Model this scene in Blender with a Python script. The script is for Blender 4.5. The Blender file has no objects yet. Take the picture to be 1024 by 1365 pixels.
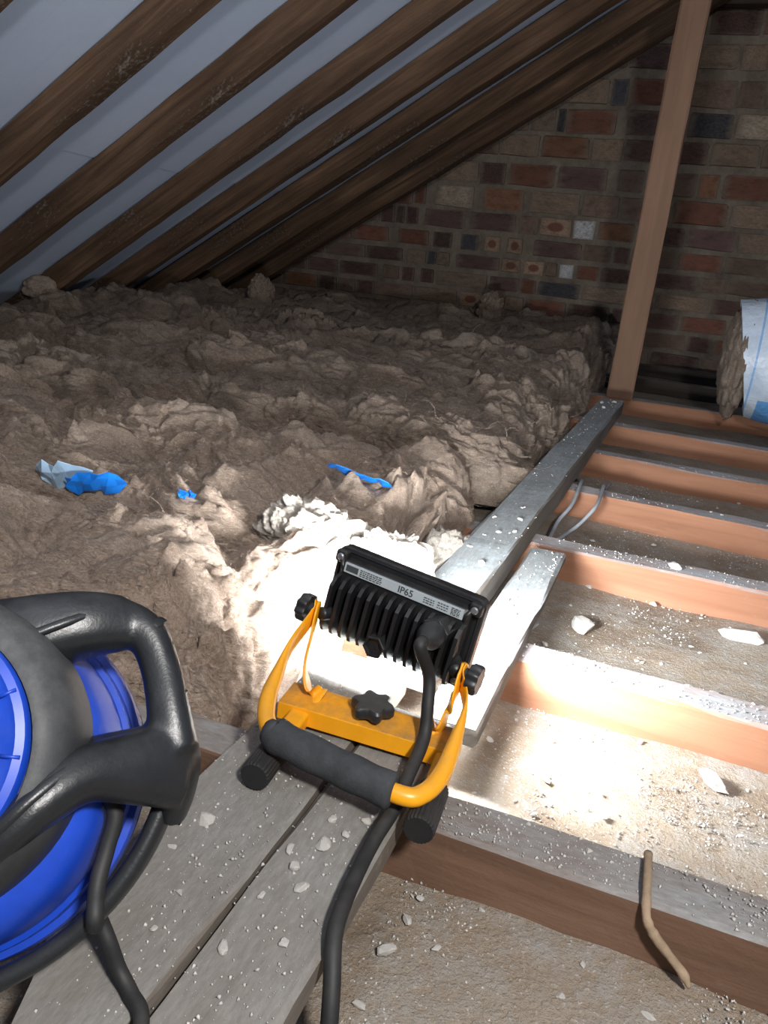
import bpy, bmesh, math, random
import numpy as np
from mathutils import Vector, Matrix

# ------------------------------------------------------------------ camera, world, light, exposure
scene = bpy.context.scene
COL = scene.collection
CAM_H = 0.43
RT = Vector((0.92308932, 0.37420193, 0.08876391))
UP = Vector((-0.19975501, 0.26928155, 0.9421175))
FW = Vector((-0.3286397, 0.88738963, -0.32331963))
cam_data = bpy.data.cameras.new('camera')
cam_data.sensor_fit = 'HORIZONTAL'
cam_data.sensor_width = 36.0
cam_data.lens = 36.0 * 1055.2 / 1024.0
cam_data.clip_start = 0.02
cam = bpy.data.objects.new('camera', cam_data)
m = Matrix((RT, UP, -FW)).transposed().to_4x4()
m.translation = Vector((0, 0, CAM_H))
cam.matrix_world = m
COL.objects.link(cam)
scene.camera = cam

world = bpy.data.worlds.new('loft_air')
scene.world = world
world.use_nodes = True
world.node_tree.nodes['Background'].inputs[0].default_value = (0.75, 0.86, 1.0, 1)
world.node_tree.nodes['Background'].inputs[1].default_value = 0.10

torch_data = bpy.data.lights.new('hand_torch', 'POINT')
torch_data.energy = 60.0
torch_data.color = (1.0, 0.975, 0.94)
torch_data.shadow_soft_size = 0.05
torch = bpy.data.objects.new('hand_torch', torch_data)
torch.location = (0.33, -0.16, 0.86)
COL.objects.link(torch)

LED_STRENGTH = 570.0

scene.view_settings.view_transform = 'Standard'
scene.view_settings.look = 'None'
scene.view_settings.gamma = 1.0
scene.view_settings.use_curve_mapping = False
scene.view_settings.exposure = 0.0

rng = random.Random(7)
nrng = np.random.default_rng(11)

# ------------------------------------------------------------------ noise for shaping
_P = nrng.permutation(4096)
_V = nrng.random(4096)
def _h(i, j, k):
    return _V[(_P[(_P[(_P[i & 4095] + j) & 4095] + k) & 4095])]
def vnoise(p):
    q = np.floor(p).astype(np.int64); f = p - q
    f = f * f * f * (f * (f * 6 - 15) + 10)
    x, y, z = f[..., 0], f[..., 1], f[..., 2]
    i, j, k = q[..., 0], q[..., 1], q[..., 2]
    def L(a, b, t): return a + (b - a) * t
    return L(L(L(_h(i, j, k), _h(i+1, j, k), x), L(_h(i, j+1, k), _h(i+1, j+1, k), x), y),
             L(L(_h(i, j, k+1), _h(i+1, j, k+1), x), L(_h(i, j+1, k+1), _h(i+1, j+1, k+1), x), y), z)
def fbm(p, o=3):
    s = 0; a = 0.5; t = 0
    for _ in range(o):
        s = s + a * vnoise(p); t += a; a *= 0.5; p = p * 2.03 + 17.3
    return s / t
def billow(p, o=3):
    s = 0; a = 0.5; t = 0
    for _ in range(o):
        s = s + a * np.abs(2 * vnoise(p) - 1); t += a; a *= 0.5; p = p * 2.1 + 9.7
    return s / t

# ------------------------------------------------------------------ object helpers
def tag(o, label=None, cat=None, group=None, kind=None):
    if label: o['label'] = label
    if cat: o['category'] = cat
    if group: o['group'] = group
    if kind: o['kind'] = kind
    return o
def link(name, me, mat=None, parent=None):
    o = bpy.data.objects.new(name, me)
    if mat is not None:
        me.materials.clear(); me.materials.append(mat)
    COL.objects.link(o)
    if parent is not None: o.parent = parent
    return o
def mesh(name, verts, faces, smooth=False):
    me = bpy.data.meshes.new(name)
    me.from_pydata([tuple(map(float, v)) for v in verts], [], [tuple(map(int, f)) for f in faces])
    me.update()
    if smooth: me.polygons.foreach_set('use_smooth', [True] * len(me.polygons))
    return me
def grid_mesh(name, P, closed_v=False, smooth=True):
    nu, nv = P.shape[:2]
    V = P.reshape(-1, 3)
    a = np.arange(nu - 1)[:, None] * nv; b = np.arange(nv if closed_v else nv - 1)[None, :]
    b2 = (b + 1) % nv
    F = np.stack([a + b, a + b2, a + nv + b2, a + nv + b], -1).reshape(-1, 4)
    me = bpy.data.meshes.new(name)
    me.vertices.add(len(V)); me.vertices.foreach_set('co', V.astype(np.float32).ravel())
    me.loops.add(F.size); me.loops.foreach_set('vertex_index', F.astype(np.int32).ravel())
    me.polygons.add(len(F))
    me.polygons.foreach_set('loop_start', np.arange(0, F.size, 4, dtype=np.int32))
    me.polygons.foreach_set('loop_total', np.full(len(F), 4, dtype=np.int32))
    me.polygons.foreach_set('use_smooth', np.full(len(F), smooth))
    me.update(); me.validate()
    return me
def bm_mesh(name, bm, smooth=False):
    bmesh.ops.recalc_face_normals(bm, faces=bm.faces)
    me = bpy.data.meshes.new(name); bm.to_mesh(me); bm.free()
    if smooth: me.polygons.foreach_set('use_smooth', [True] * len(me.polygons))
    return me
def empty(name, loc=(0, 0, 0), mat=None, parent=None):
    o = bpy.data.objects.new(name, None)
    o.empty_display_size = 0.05
    COL.objects.link(o)
    o.location = loc
    if mat is not None: o.matrix_world = mat
    if parent is not None: o.parent = parent
    return o
def bbox(bm, x0, x1, y0, y1, z0, z1, bev=0.0, seg=2):
    r = bmesh.ops.create_cube(bm, size=1.0)
    vs = r['verts']
    for v in vs:
        v.co = Vector(((x0+x1)/2 + v.co.x*(x1-x0), (y0+y1)/2 + v.co.y*(y1-y0), (z0+z1)/2 + v.co.z*(z1-z0)))
    if bev > 0:
        es = list({e for v in vs for e in v.link_edges})
        bmesh.ops.bevel(bm, geom=es, offset=bev, segments=seg, profile=0.5, affect='EDGES')
def smoothpath(pts, n):
    """Catmull-Rom resample of a list of tuples (any dimension)."""
    P = np.array(pts, float)
    P = np.vstack([2*P[0]-P[1], P, 2*P[-1]-P[-2]])
    m_ = len(P) - 3
    out = []
    for t in np.linspace(0, m_ - 1e-6, n):
        i = int(t); f = t - i
        a, b, c, d = P[i:i+4]
        out.append(0.5*((2*b) + (c-a)*f + (2*a-5*b+4*c-d)*f*f + (3*b-a-3*c+d)*f**3))
    return np.array(out)
def sweep_geo(path, rad, n=12, up=(0, 0, 1), power=2.0):
    """verts, faces of a tube with per-point (half width, half height); ends capped."""
    path = np.asarray(path, float); N = len(path)
    rad = np.asarray(rad, float)
    if rad.ndim == 0: rad = np.full((N, 2), float(rad))
    if rad.ndim == 1: rad = np.stack([rad, rad], 1)
    T = np.gradient(path, axis=0); T /= np.linalg.norm(T, axis=1)[:, None]
    upv = np.array(up, float); V = []; F = []
    prev = None
    for i in range(N):
        s = np.cross(T[i], upv)
        if np.linalg.norm(s) < 0.15 and prev is not None: s = prev - T[i]*(prev@T[i])
        s /= np.linalg.norm(s)
        if prev is not None and s @ prev < 0: s = -s
        prev = s
        u = np.cross(s, T[i])
        for k in range(n):
            a = 2*math.pi*k/n; c = math.cos(a); d = math.sin(a)
            c = math.copysign(abs(c)**(2/power), c); d = math.copysign(abs(d)**(2/power), d)
            V.append(path[i] + s*c*rad[i, 0] + u*d*rad[i, 1])
    for i in range(N-1):
        for k in range(n):
            k2 = (k+1) % n
            F.append((i*n+k, i*n+k2, (i+1)*n+k2, (i+1)*n+k))
    F.append(tuple(range(n))[::-1]); F.append(tuple((N-1)*n+k for k in range(n)))
    return V, F
def sweep(name, path, rad, mat, parent=None, n=12, up=(0, 0, 1), power=2.0, res=None):
    if res: path = smoothpath(path, res)
    r = np.asarray(rad, float)
    if r.ndim >= 1 and len(r) != len(path): r = smoothpath(r.reshape(len(r), -1), len(path))
    if r.ndim == 2 and r.shape[1] == 1: r = r[:, 0]
    V, F = sweep_geo(path, r, n, up, power)
    return link(name, mesh(name, V, F, True), mat, parent)
def lathe_geo(prof, n=48):
    V = []; F = []
    for r, z in prof:
        for k in range(n):
            a = 2*math.pi*k/n; V.append((r*math.cos(a), r*math.sin(a), z))
    for i in range(len(prof)-1):
        for k in range(n):
            k2 = (k+1) % n
            F.append((i*n+k, i*n+k2, (i+1)*n+k2, (i+1)*n+k))
    F.append(tuple(range(n))[::-1]); F.append(tuple((len(prof)-1)*n+k for k in range(n)))
    return V, F
def lathe(name, prof, mat, parent=None, n=48, smooth=True):
    V, F = lathe_geo(prof, n)
    o = link(name, mesh(name, V, F, smooth), mat, parent)
    if smooth:
        o.data.set_sharp_from_angle(angle=math.radians(40))
    return o
def box(name, x0, x1, y0, y1, z0, z1, mat, parent=None, bev=0.001, seg=2):
    bm = bmesh.new(); bbox(bm, x0, x1, y0, y1, z0, z1, bev, seg)
    return link(name, bm_mesh(name, bm), mat, parent)

# ------------------------------------------------------------------ materials
class NT:
    def __init__(self, name):
        self.m = bpy.data.materials.new(name); self.m.use_nodes = True
        self.t = self.m.node_tree; self.b = self.t.nodes['Principled BSDF']
        self.co = None
    def n(self, typ, **kw):
        x = self.t.nodes.new(typ)
        for k, v in kw.items():
            if k.startswith('_'): setattr(x, k[1:], v)
            else: x.inputs[k].default_value = v
        return x
    def l(self, a, b): self.t.links.new(a, b)
    def coords(self, scale=(1, 1, 1), kind='Object', rot=(0, 0, 0)):
        if self.co is None: self.co = self.n('ShaderNodeTexCoord')
        mp = self.n('ShaderNodeMapping'); mp.inputs['Scale'].default_value = scale
        mp.inputs['Rotation'].default_value = rot
        self.l(self.co.outputs[kind], mp.inputs['Vector']); return mp.outputs[0]
    def noise(self, vec, scale, detail=6, rough=0.6, dist=0.0):
        x = self.n('ShaderNodeTexNoise', Scale=scale, Detail=detail, Roughness=rough, Distortion=dist)
        if vec is not None: self.l(vec, x.inputs['Vector'])
        return x.outputs['Fac']
    def ramp(self, fac, stops, interp='LINEAR'):
        r = self.n('ShaderNodeValToRGB'); e = r.color_ramp; e.interpolation = interp
        while len(e.elements) < len(stops): e.elements.new(0.5)
        for el, (p, c) in zip(e.elements, stops):
            el.position = p; el.color = (*c, 1) if len(c) == 3 else c
        self.l(fac, r.inputs[0]); return r.outputs['Color']
    def mix(self, fac, a, b, mode='MIX'):
        x = self.n('ShaderNodeMix', _data_type='RGBA', _blend_type=mode)
        for s, v in ((0, fac), (6, a), (7, b)):
            if hasattr(v, 'links') or hasattr(v, 'is_linked'): self.l(v, x.inputs[s])
            else: x.inputs[s].default_value = v if s == 0 else (*v, 1)
        return x.outputs[2]
    def math(self, op, a, b=0.0, clamp=False):
        x = self.n('ShaderNodeMath', _operation=op, _use_clamp=clamp)
        for s, v in ((0, a), (1, b)):
            if hasattr(v, 'is_linked'): self.l(v, x.inputs[s])
            else: x.inputs[s].default_value = v
        return x.outputs[0]
    def bump(self, h, strength=0.4, dist=0.01, prev=None):
        x = self.n('ShaderNodeBump', Strength=strength, Distance=dist)
        self.l(h, x.inputs['Height'])
        if prev is not None: self.l(prev, x.inputs['Normal'])
        self.l(x.outputs[0], self.b.inputs['Normal']); return x.outputs[0]
    def color(self, c):
        if hasattr(c, 'is_linked'): self.l(c, self.b.inputs['Base Color'])
        else: self.b.inputs['Base Color'].default_value = (*c, 1)
    def set(self, **kw):
        for k, v in kw.items(): self.b.inputs[k.replace('_', ' ')].default_value = v
        return self

def up_facing(t, lo=0.6, hi=0.9):
    g = t.n('ShaderNodeNewGeometry'); s = t.n('ShaderNodeSeparateXYZ'); t.l(g.outputs['Normal'], s.inputs[0])
    mr = t.n('ShaderNodeMapRange'); mr.inputs[1].default_value = lo; mr.inputs[2].default_value = hi
    t.l(s.outputs['Z'], mr.inputs[0]); return mr.outputs[0]

def mat_wood(name, dark, mid, light, dust=None, dust_amt=0.0, speck=0.0, rough=0.8, grain=1.0):
    """Timber whose length runs along local X; dust settles on faces that look up."""
    t = NT(name)
    rnd = t.n('ShaderNodeObjectInfo')
    v0 = t.coords((1.3, 26, 26))
    add = t.n('ShaderNodeVectorMath', _operation='ADD'); t.l(v0, add.inputs[0])
    comb = t.n('ShaderNodeCombineXYZ'); t.l(t.math('MULTIPLY', rnd.outputs['Random'], 37.0), comb.inputs[0]); t.l(t.math('MULTIPLY', rnd.outputs['Random'], 91.0), comb.inputs[1])
    t.l(comb.outputs[0], add.inputs[1]); v = add.outputs[0]
    g = t.noise(v, 1.6*grain, 8, 0.65, 0.6)
    big = t.noise(t.coords((2.2, 7, 7)), 1.5, 3, 0.5)
    c = t.ramp(g, [(0.25, dark), (0.5, mid), (0.75, light)])
    c = t.mix(t.ramp(big, [(0.3, (0, 0, 0)), (0.7, (0.75, 0.75, 0.75))]), c, dark)
    sp = t.noise(t.coords((60, 90, 90)), 1.5, 3, 0.6)
    if speck > 0:
        c = t.mix(t.ramp(t.math('MULTIPLY', t.math('ADD', sp, big), 0.5), [(0.60, (0, 0, 0)), (0.80, (speck, speck, speck))]), c, (0.5, 0.45, 0.4))
    if dust is not None:
        f = up_facing(t)
        dn = t.noise(t.coords((5, 16, 16)), 2.0, 8, 0.75)
        dm = t.math('MULTIPLY', f, t.ramp(dn, [(0.3, (dust_amt*0.35,)*3), (0.62, (dust_amt,)*3)]))
        fine = t.noise(t.coords((90, 260, 260)), 1.0, 4, 0.7)
        dc = t.ramp(fine, [(0.3, tuple(x*0.72 for x in dust)), (0.6, dust), (0.75, tuple(min(1, x*1.25) for x in dust))])
        c = t.mix(dm, c, dc)
    t.color(c); t.set(Roughness=rough); t.b.inputs['Specular IOR Level'].default_value = 0.25
    b = t.bump(g, 0.35, 0.004); t.bump(sp, 0.3, 0.002, b)
    return t.m

def mat_plain(name, c, rough=0.5, spec=0.5, metal=0.0, var=0.0, dust=None, dust_amt=0.0, bump=0.0, bscale=300.0):
    t = NT(name)
    col = c
    n1 = t.noise(t.coords((1, 1, 1)), 40.0, 5, 0.65)
    if var > 0:
        col = t.ramp(n1, [(0.3, tuple(x*(1-var) for x in c)), (0.7, tuple(min(1, x*(1+var)) for x in c))])
    if dust is not None:
        f = up_facing(t, 0.2, 0.95)
        n2 = t.noise(t.coords((1, 1, 1)), 25.0, 7, 0.7)
        dm = t.math('MULTIPLY', f, t.ramp(n2, [(0.35, (0, 0, 0)), (0.7, (dust_amt,)*3)]))
        col = t.mix(dm, col, dust)
    t.color(col); t.set(Roughness=rough, Metallic=metal); t.b.inputs['Specular IOR Level'].default_value = spec
    if bump > 0: t.bump(t.noise(t.coords((1, 1, 1)), bscale, 3, 0.6), bump, 0.001)
    return t.m

def mat_insulation(name, dark, mid, light, seed=0.0, pale=0.0):
    t = NT(name)
    v = t.coords((2.2, 5.5, 5.5), rot=(0, 0, 0.25 + seed))
    big = t.noise(v, 1.3, 5, 0.6, 0.8)
    med = t.noise(v, 4.5, 8, 0.7, 1.6)
    fib = t.noise(t.coords((22, 90, 90), rot=(0.3, 0.2, 0.5 + seed)), 2.0, 7, 0.75, 2.2)
    fib2 = t.noise(t.coords((80, 30, 60), rot=(0.1, 0.5, -0.4 + seed)), 3.0, 6, 0.7, 1.5)
    c = t.ramp(big, [(0.3, dark), (0.5, mid), (0.68, light)])
    c2 = t.ramp(med, [(0.3, dark), (0.52, mid), (0.7, light)])
    c = t.mix(0.5, c, c2)
    fc = t.ramp(fib, [(0.36, tuple(x*0.5 for x in dark)), (0.5, mid), (0.64, tuple(min(1, x*1.15) for x in light))])
    fc2 = t.ramp(fib2, [(0.36, dark), (0.62, light)])
    c = t.mix(0.5, c, fc); c = t.mix(0.2, c, fc2)
    t.color(c); t.set(Roughness=1.0); t.b.inputs['Specular IOR Level'].default_value = 0.02
    t.b.inputs['Sheen Weight'].default_value = 0.12; t.b.inputs['Sheen Roughness'].default_value = 0.6
    b = t.bump(med, 0.5, 0.014); b = t.bump(fib, 0.9, 0.008, b); t.bump(fib2, 0.6, 0.004, b)
    return t.m

M = {}
M['rafter'] = mat_wood('rafter_wood', (0.045, 0.026, 0.016), (0.145, 0.084, 0.050), (0.28, 0.165, 0.10), (0.28, 0.24, 0.20), 0.5, 0.5)
M['joist'] = mat_wood('joist_wood', (0.22, 0.10, 0.056), (0.36, 0.178, 0.108), (0.46, 0.25, 0.16), (0.36, 0.375, 0.39), 0.95, 0.12, grain=0.7)
M['joist_unlit'] = mat_wood('unlit_joist_wood', (0.10, 0.056, 0.036), (0.20, 0.115, 0.075), (0.29, 0.175, 0.12), (0.30, 0.30, 0.295), 0.92, 0.25, grain=0.7)  # joist behind the work light: its shade is put into the colour
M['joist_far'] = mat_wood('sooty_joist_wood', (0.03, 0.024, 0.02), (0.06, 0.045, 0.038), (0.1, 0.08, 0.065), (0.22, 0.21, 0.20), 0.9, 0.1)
M['post'] = mat_wood('post_wood', (0.19, 0.11, 0.072), (0.28, 0.165, 0.112), (0.34, 0.21, 0.145), None, 0, 0.1, grain=0.5)
M['plank'] = mat_wood('plank_wood', (0.11, 0.092, 0.075), (0.18, 0.155, 0.13), (0.25, 0.22, 0.19), (0.27, 0.262, 0.245), 0.85, 0.3)
M['beam'] = mat_wood('dusty_beam_wood', (0.12, 0.10, 0.08), (0.2, 0.18, 0.16), (0.28, 0.26, 0.24), (0.33, 0.36, 0.37), 0.95, 0.1)
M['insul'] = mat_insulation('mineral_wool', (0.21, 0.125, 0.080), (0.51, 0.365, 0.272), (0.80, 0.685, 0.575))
M['insul_dirty_dim'] = mat_insulation('dirty_dim_mineral_wool', (0.105, 0.065, 0.043), (0.33, 0.235, 0.175), (0.68, 0.57, 0.47), 0.3)  # dirty wool of the far rows, light falloff put into the colour
M['insul_lit'] = mat_insulation('lit_mineral_wool', (0.50, 0.41, 0.33), (0.68, 0.60, 0.51), (0.80, 0.74, 0.67), 0.7)  # pale tone: the work light's glare put into the wool colour

def mat_membrane():
    t = NT('roof_membrane')
    n = t.noise(t.coords((1, 1, 1)), 2.5, 6, 0.6)
    c = t.ramp(n, [(0.3, (0.49, 0.565, 0.72)), (0.7, (0.57, 0.645, 0.80))])
    st = t.noise(t.coords((3, 40, 3)), 2.0, 4, 0.6)
    c = t.mix(t.ramp(st, [(0.55, (0, 0, 0)), (0.8, (0.25,)*3)]), c, (0.42, 0.48, 0.62))
    t.color(c); t.set(Roughness=0.6); t.bump(n, 0.2, 0.02); return t.m
M['membrane'] = mat_membrane()

def mat_floor():
    t = NT('dusty_ceiling_back')
    v = t.coords((1, 1, 1))
    big = t.noise(v, 5.0, 6, 0.65, 0.5); med = t.noise(v, 28.0, 8, 0.75); fine = t.noise(v, 260.0, 3, 0.7)
    c = t.ramp(big, [(0.3, (0.18, 0.13, 0.088)), (0.5, (0.30, 0.235, 0.172)), (0.7, (0.37, 0.315, 0.255))])
    c = t.mix(t.ramp(med, [(0.45, (0, 0, 0)), (0.7, (0.8,)*3)]), c, (0.36, 0.35, 0.33))
    c = t.mix(t.ramp(fine, [(0.6, (0, 0, 0)), (0.7, (0.8,)*3)]), c, (0.55, 0.53, 0.50))
    t.color(c); t.set(Roughness=0.95); b = t.bump(med, 0.8, 0.010); t.bump(fine, 0.8, 0.003, b); return t.m
M['floor'] = mat_floor()

def mat_brick(name, c, dot=False):
    t = NT(name)
    oi = t.n('ShaderNodeObjectInfo')
    v = t.coords((1, 1, 1), 'Generated'); w = t.n('ShaderNodeVectorMath', _operation='ADD'); t.l(v, w.inputs[0])
    cb = t.n('ShaderNodeCombineXYZ'); t.l(t.math('MULTIPLY', oi.outputs['Random'], 53.0), cb.inputs[0]); t.l(cb.outputs[0], w.inputs[1])
    n = t.noise(w.outputs[0], 3.0, 6, 0.7); f = t.noise(w.outputs[0], 14.0, 5, 0.7)
    col = t.ramp(n, [(0.3, tuple(x*0.55 for x in c)), (0.5, c), (0.72, tuple(min(1, x*1.25) for x in c))])
    if dot:
        s = t.n('ShaderNodeSeparateXYZ'); t.l(v, s.inputs[0])
        dx = t.math('SUBTRACT', s.outputs['X'], 0.5); dz = t.math('SUBTRACT', s.outputs['Z'], 0.5)
        d = t.math('ADD', t.math('MULTIPLY', dx, dx), t.math('MULTIPLY', dz, dz))
        d = t.math('ADD', d, t.math('MULTIPLY', t.math('SUBTRACT', f, 0.5), 0.03))
        col = t.mix(t.ramp(d, [(0.045, (0.85,)*3), (0.085, (0, 0, 0))]), col, (0.19, 0.055, 0.035))
    hv = t.n('ShaderNodeHueSaturation'); t.l(col, hv.inputs['Color'])
    t.l(t.math('ADD', t.math('MULTIPLY', oi.outputs['Random'], 0.5), 0.75), hv.inputs['Value'])
    soot = t.ramp(f, [(0.42, (0, 0, 0)), (0.72, (0.75,)*3)])
    cc = t.mix(soot, hv.outputs[0], (0.13, 0.105, 0.088))
    sp_ = t.n('ShaderNodeSeparateXYZ'); t.l(v, sp_.inputs[0])
    ex = t.math('ABSOLUTE', t.math('SUBTRACT', sp_.outputs['X'], 0.5)); ez = t.math('ABSOLUTE', t.math('SUBTRACT', sp_.outputs['Z'], 0.5))
    ed = t.math('MAXIMUM', t.math('SUBTRACT', ex, 0.03 if dot else -0.015), t.math('SUBTRACT', ez, 0.05))
    ed = t.math('ADD', ed, t.math('MULTIPLY', t.math('SUBTRACT', n, 0.5), 0.35))
    cc = t.mix(t.ramp(ed, [(0.34, (0, 0, 0)), (0.52, (0.8,)*3)]), cc, (0.215, 0.17, 0.135))
    t.color(cc)
    t.set(Roughness=0.92); t.b.inputs['Specular IOR Level'].default_value = 0.2
    t.bump(f, 0.6, 0.006); return t.m
BR = {k: mat_brick('brick_' + k, c, k == 'dot') for k, c in dict(
    red=(0.215, 0.085, 0.058), orange=(0.27, 0.125, 0.07), brown=(0.20, 0.132, 0.10), tan=(0.28, 0.20, 0.145),
    purple=(0.135, 0.078, 0.075), dark=(0.105, 0.058, 0.05), blue=(0.055, 0.058, 0.072), cream=(0.42, 0.34, 0.26),
    white=(0.62, 0.62, 0.64), dot=(0.40, 0.27, 0.19)).items()}
def mat_mortar():
    t = NT('mortar'); v = t.coords((1, 1, 1)); n = t.noise(v, 9.0, 7, 0.7); f = t.noise(v, 90.0, 4, 0.7)
    t.color(t.ramp(n, [(0.3, (0.12, 0.095, 0.075)), (0.55, (0.235, 0.19, 0.15)), (0.75, (0.32, 0.27, 0.22))]))
    t.set(Roughness=1.0); t.bump(f, 0.7, 0.006); return t.m
M['mortar'] = mat_mortar()
M['black_plastic'] = mat_plain('black_plastic', (0.018, 0.019, 0.021), 0.42, 0.5, 0, 0.2, (0.2, 0.19, 0.17), 0.25, 0.12, 500)
M['vac_black'] = mat_plain('dusty_black_plastic', (0.012, 0.0135, 0.016), 0.36, 0.5, 0, 0.25, (0.12, 0.12, 0.12), 0.22, 0.15, 450)
M['vac_grey'] = mat_plain('dusted_grey_collar', (0.03, 0.032, 0.035), 0.55, 0.35, 0, 0.25, (0.17, 0.17, 0.175), 0.8, 0.1, 400)
M['vac_blue'] = mat_plain('blue_plastic', (0.008, 0.055, 0.46), 0.42, 0.5, 0, 0.12, (0.15, 0.17, 0.26), 0.28)
M['yellow'] = mat_plain('yellow_paint', (0.86, 0.37, 0.008), 0.35, 0.5, 0, 0.06, (0.36, 0.22, 0.10), 0.4)
M['yellow_dusty'] = mat_plain('dusty_yellow_paint', (0.84, 0.35, 0.008), 0.45, 0.4, 0, 0.08, (0.27, 0.155, 0.065), 1.0)
M['foam'] = mat_plain('grey_foam', (0.05, 0.052, 0.056), 0.95, 0.15, 0, 0.3, None, 0, 0.5, 700)
M['housing'] = mat_plain('black_cast_housing', (0.012, 0.012, 0.013), 0.38, 0.5, 0, 0.2, (0.16, 0.15, 0.14), 0.25, 0.15, 900)
M['label_grey'] = mat_plain('silver_label', (0.36, 0.40, 0.42), 0.5, 0.4, 0, 0.05)
M['ink'] = mat_plain('label_ink', (0.05, 0.055, 0.06), 0.6, 0.3)
M['steel'] = mat_plain('screw_steel', (0.5, 0.5, 0.5), 0.35, 0.5, 0.9)
M['rubber'] = mat_plain('cable_rubber', (0.016, 0.016, 0.017), 0.6, 0.35, 0, 0.25, (0.2, 0.19, 0.17), 0.18)
M['grey_cable'] = mat_plain('grey_cable', (0.27, 0.285, 0.30), 0.5, 0.4, 0, 0.15)
M['plaster'] = mat_plain('plaster', (0.56, 0.53, 0.49), 0.95, 0.1, 0, 0.3, None, 0, 0.6, 250)
M['grit'] = mat_plain('plaster_grit', (0.50, 0.48, 0.45), 0.95, 0.1, 0, 0.3)
M['rope'] = mat_plain('jute', (0.30, 0.22, 0.15), 0.95, 0.1, 0, 0.3, None, 0, 0.6, 300)
M['blue_film'] = mat_plain('blue_film', (0.01, 0.17, 0.62), 0.3, 0.5, 0, 0.15)
M['pale_film'] = mat_plain('pale_film', (0.42, 0.60, 0.78), 0.35, 0.5, 0, 0.1)
M['fluff'] = mat_plain('pale_fluff', (0.5, 0.58, 0.64), 1.0, 0.0, 0, 0.2)
led = NT('led_panel'); led.color((0.9, 0.9, 0.9)); led.b.inputs['Emission Color'].default_value = (0.93, 0.97, 1.0, 1)
led.b.inputs['Emission Strength'].default_value = LED_STRENGTH; M['led'] = led.m

# ------------------------------------------------------------------ timbers (length on local X)
def timber(name, p0, p1, width, height, mat, parent=None, up=(0, 0, 1), jit=0.0012, chamfer=0.003, step=0.05, seed=0):
    """Solid sawn timber from p0 to p1 (centre line); width across, height along 'up'."""
    p0 = Vector(p0); p1 = Vector(p1); d = p1 - p0; L = d.length; d.normalize()
    s = Vector(up).cross(d).normalized(); u = d.cross(s)
    N = max(3, int(L/step)); w = width/2; h = height/2; c = chamfer
    sec = [(-w+c, -h), (w-c, -h), (w, -h+c), (w, h-c), (w-c, h), (-w+c, h), (-w, h-c), (-w, -h+c)]
    x = np.linspace(0, L, N+1); P = np.zeros((N+1, 8, 3))
    for k, (a, b) in enumerate(sec):
        q = np.stack([x*7, np.full_like(x, k*1.7 + seed*3.1), np.full_like(x, seed*5.3)], -1)
        P[:, k, 0] = x; P[:, k, 1] = a + (fbm(q, 3)-0.5)*jit*6; P[:, k, 2] = b + (fbm(q + 40, 3)-0.5)*jit*6
    V = P.reshape(-1, 3); F = []
    for i in range(N):
        for k in range(8): F.append((i*8+k, i*8+(k+1) % 8, (i+1)*8+(k+1) % 8, (i+1)*8+k))
    F.append(tuple(range(8))[::-1]); F.append(tuple(N*8+k for k in range(8)))
    o = link(name, mesh(name, V, F), mat, parent)
    R = Matrix((d, s, u)).transposed().to_4x4(); R.translation = p0
    o.matrix_world = R
    return o
ORD = ['first', 'second', 'third', 'fourth', 'fifth', 'sixth', 'seventh', 'eighth', 'ninth', 'tenth', 'eleventh', 'twelfth']

# ------------------------------------------------------------------ setting: floor, brick gable, roof membrane
WY = 4.05
FZ = -0.055
TH = math.radians(32.14)
SN, CS = math.sin(TH), math.cos(TH)
CU = 1.3124                                   # underside plane of the rafters: -SN*x + CS*z = CU
RD = 0.08                                     # rafter depth
def roof_z(x, dep=0.0): return (CU + dep + SN*x) / CS

nx, ny = 160, 160
gx = np.linspace(-2.75, 2.2, nx); gy = np.linspace(-0.9, WY, ny)
X, Y = np.meshgrid(gx, gy, indexing='ij')
Z = FZ + (fbm(np.stack([X*6, Y*6, X*0], -1), 4)-0.5)*0.018
fl = link('floor', grid_mesh('floor', np.stack([X, Y, Z], -1)[:, ::-1]), M['floor'])
tag(fl, 'dusty back of the ceiling between the joists, strewn with plaster crumbs', None, None, 'structure')

wall = box('wall_back', -2.75, 2.2, WY+0.010, WY+0.22, -0.25, 3.0, M['mortar'], None, 0)
tag(wall, 'old brick gable wall in mixed red, purple and tan bricks', None, None, 'structure')
def brick_variant(i):
    r = random.Random(100+i); bm = bmesh.new()
    bmesh.ops.create_cube(bm, size=1.0)
    bmesh.ops.bevel(bm, geom=list(bm.edges), offset=0.045, segments=1, affect='EDGES')
    for v in bm.verts: v.co += Vector((r.uniform(-1, 1)*0.025, r.uniform(-1, 1)*0.05, r.uniform(-1, 1)*0.06))
    me = bm_mesh('brick', bm); me.materials.append(BR['brown']); return me
bvars = [brick_variant(i) for i in range(6)]
def place_brick(x0, x1, z0, z1, colour):
    o = bpy.data.objects.new('brick', rng.choice(bvars)); COL.objects.link(o); o.parent = wall
    o.location = ((x0+x1)/2, WY + 0.02 + rng.uniform(-0.003, 0.004), (z0+z1)/2)
    o.scale = (x1-x0, 0.05, z1-z0); o.rotation_euler = (0, rng.uniform(-0.008, 0.008), 0)
    o.material_slots[0].link = 'OBJECT'; o.material_slots[0].material = BR[colour]
zsc = 4.05/3.66
def wz(z): return 0.43 + (z-0.43)*zsc
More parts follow.
